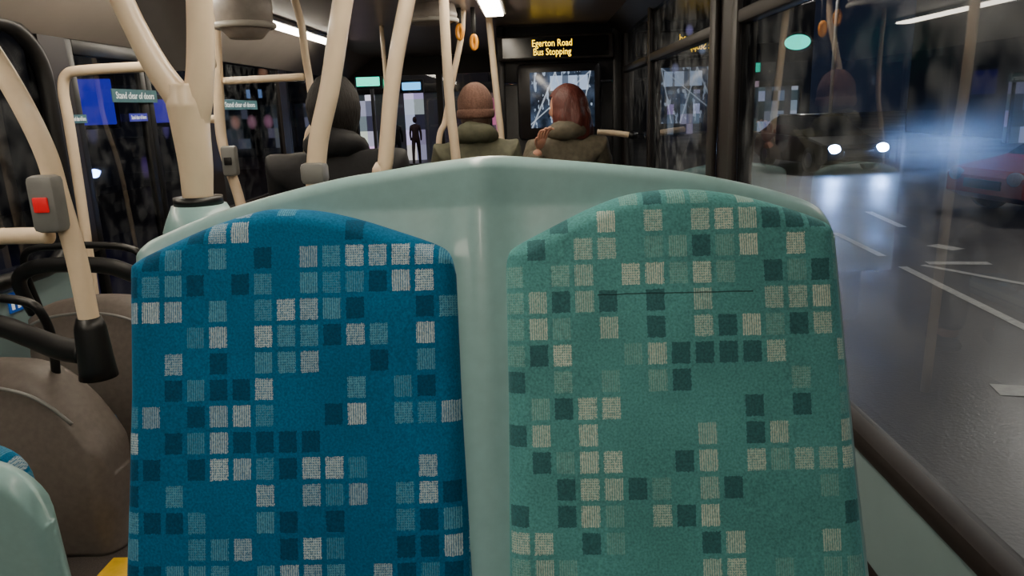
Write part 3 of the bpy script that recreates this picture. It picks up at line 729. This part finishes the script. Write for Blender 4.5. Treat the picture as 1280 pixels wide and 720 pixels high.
building((26,34,ROADZ),(14,10,14),'dark city building with scattered lit windows',1,thr=.93,lit=(170,200,255),st=.6)
building((38,22,ROADZ),(12,10,11),'dark brick building with few lit windows',2,wall=(48,34,30),thr=.95,st=.5)
building((9,52,ROADZ),(16,10,12),'office building with bluish lit windows',3,lit=(150,190,255),thr=.93,st=.5)
building((-9,40,ROADZ),(14,8,9),'shopping street building with bright windows',4,lit=(255,190,150),thr=.8,st=.8)
building((-16,18,ROADZ),(9,12,9),'dark building with faint purple lit windows',5,lit=(110,90,230),thr=.88,st=.4)
building((-17,3,ROADZ),(9,12,9),'dark building beside the pavement',6,lit=(90,90,220),thr=.93,st=.4)
def shopmat(n,col,s,seed):
    m,nt,b=newmat(n); q=NB(nt)
    tc=nt.nodes.new('ShaderNodeTexCoord'); sp=nt.nodes.new('ShaderNodeSeparateXYZ'); nt.links.new(tc.outputs['Object'],sp.inputs[0])
    u=q.m('MULTIPLY',sp.outputs['X'],2.6); v=q.m('MULTIPLY',sp.outputs['Z'],1.7)
    h,cc=q.white(q.xyz(q.m('FLOOR',u),q.m('FLOOR',v),seed)); h2,_=q.white(q.xyz(q.m('FLOOR',u),0.0,seed+2))
    e=q.m('MULTIPLY',q.m('MULTIPLY',q.m('POWER',h,2.2),q.m('GREATER_THAN',h2,.3)),s)
    b.inputs['Base Color'].default_value=(.02,.02,.02,1)
    nt.links.new(q.mix(.35,lin(col),cc),b.inputs['Emission Color']); nt.links.new(q.m('ADD',e,.03),b.inputs['Emission Strength'])
    return m
def shop(loc,w,h,col,label,s,rz=0,d=.3,seed=1):
    t=thing('shop_front',loc,label,'shop',rot=(0,0,rz))
    boxes('lit_window',[((0,0,h*.5),(w,d,h))],shopmat('shop_glow_%d'%seed,col,s,seed),t)
    boxes('frame',[((x,-d/2-.02,h*.5),(.12,.08,h)) for x in (-w/2,-w/6,w/6,w/2)]+[((0,-d/2-.02,h+.15),(w+.2,.14,.35))],BLACK,t,bev=.01)
shop((-4.6,30,ROADZ),6,2.6,(190,190,230),'bright lit shop window on the street',2.4,seed=3)
shop((-1.2,34,ROADZ),4,2.6,(255,140,190),'pink lit shop window on the street',1.6,seed=5)
shop((12,46,ROADZ),8,2.6,(190,215,255),'cool white lit shop window',.8,seed=7)
shop((21,28.4,ROADZ),7,2.2,(200,220,255),'cool lit shop window across the road',.5,seed=9)
def glow(loc,size,col,s,label,rz=0,nm='neon_sign_or_reflection',cat='sign',oval=False):
    t=thing(nm,loc,label,cat,rot=(0,0,rz))
    if oval:
        mk('casing',*ell_data((0,.06,0),(size[0]/2+.08,.05,size[1]/2+.08),32,16),BLACK,t)
        mk('lit_face',*ell_data((0,0,0),(size[0]/2,.05,size[1]/2),32,16),E('neon',col,s),t)
    else:
        boxes('casing',[((0,.06,0),(size[0]+.15,.1,size[1]+.15))],BLACK,t,bev=.02)
        boxes('lit_face',[((0,-.01,0),(size[0],.05,size[1]))],E('neon',col,s),t,bev=.02)
glow((-4.3,20,1.95),(.7,.25),(30,235,190),3,'glowing green shop sign above the street')
glow((-3.2,20.5,1.8),(.5,.2),(90,190,255),2.5,'glowing pale blue shop sign above the street')
glow((-3.75,20.3,1.85),(.3,.3),(40,235,160),2.5,'small glowing green sign above the street')
glow((-8.0,13.4,1.5),(1.0,.8),(70,60,230),1.5,'glowing violet panel imitating a screen reflection',rad(30))  # added glow in place of screens mirrored in the left glass
glow((-6.4,13.4,1.3),(.6,.4),(90,70,230),1.3,'small glowing violet panel imitating a window reflection',rad(30))  # second added glow, imitates a violet reflection in the left windows
glow((-9.6,12.6,.9),(.5,1.0),(80,110,230),.9,'tall dim blue lit sign',rad(30))
glow((8.2,24,2.8),(.75,.45),(30,225,190),3,'oval glowing green panel imitating a sign reflection',rad(-20),oval=True)  # added glow imitating the green sign mirrored in the side window
glow((8.3,30,1.7),(.5,.3),(235,240,255),2,'white lit sign across the road',rad(-20))
glow((9.4,36,2.2),(.7,.4),(150,190,255),2,'pale blue lit sign across the road',rad(-20))
# pedestrians
def walker(loc,col):
    t=thing('pedestrian',loc,'pedestrian in dark coat walking along the street','person','street pedestrians')
    N=[((0,0,.95),(.13,.10)),((0,0,1.2),(.13,.10)),((0,0,1.38),(.12,.09)),((0,0,1.48),.05)]
    Ed=[(i,i+1) for i in range(3)]
    for s in (-1,1):
        b=len(N); N+=[((s*.15,0,1.37),.05),((s*.19,.02,1.12),.042),((s*.18,.08,.88),.032)]; Ed+=[(2,b),(b,b+1),(b+1,b+2)]
        b=len(N); N+=[((s*.08,0,.88),.085),((s*.09,s*.1,.5),.06),((s*.09,s*.16-.02,.08),.045),((s*.09,s*.16+.12,.04),.04)]; Ed+=[(0,b),(b,b+1),(b+1,b+2),(b+2,b+3)]
    v,f=merge(skinmesh(N,Ed,2),ell_data((0,0,1.60),(.075,.09,.115),20,14)); mk('body',v,f,M('walker_coat',col,.8),t)
walker((-4.6,25.5,ROADZ),(24,24,30)); walker((-4.1,26.5,ROADZ),(50,30,36))
# street lamps
def slamp(loc,h,label,c=(255,225,190),e=60,w=900):
    t=thing('street_lamp',loc,label,'street lamp','street lamps')
    tube('post',[(0,0,0),(0,0,h*.6),(0,0,h*.92),(-.25,0,h),(-.9,0,h+.05)],.06,GREY,t)
    boxes('lamp_head',[((-1.1,0,h+.05),(.6,.22,.1))],GREY,t,bev=.03)
    boxes('lamp_lens',[((-1.1,0,h-.01),(.45,.16,.03))],E('street_light',c,e),t)
    l=bpy.data.lights.new('bulb','POINT'); l.energy=w; l.color=(1,.88,.74); l.shadow_soft_size=.2
    lo=bpy.data.objects.new('bulb',l); COL.objects.link(lo); lo.parent=t; lo.location=(-1.1,0,h-.15)
slamp((11.5,14,ROADZ),6.5,'grey street lamp with white light beside road',w=1000)
slamp((10.5,27,ROADZ),6.5,'grey street lamp further along the road',w=900)
slamp((6.5,3.0,ROADZ),6.5,'grey street lamp beside the bus',w=800)
slamp((-5.0,24,ROADZ),6.5,'grey street lamp near the shops',w=600)
# world
w=bpy.data.worlds.new('night'); bpy.context.scene.world=w; w.use_nodes=True
w.node_tree.nodes['Background'].inputs[0].default_value=(.012,.016,.03,1); w.node_tree.nodes['Background'].inputs[1].default_value=1.0
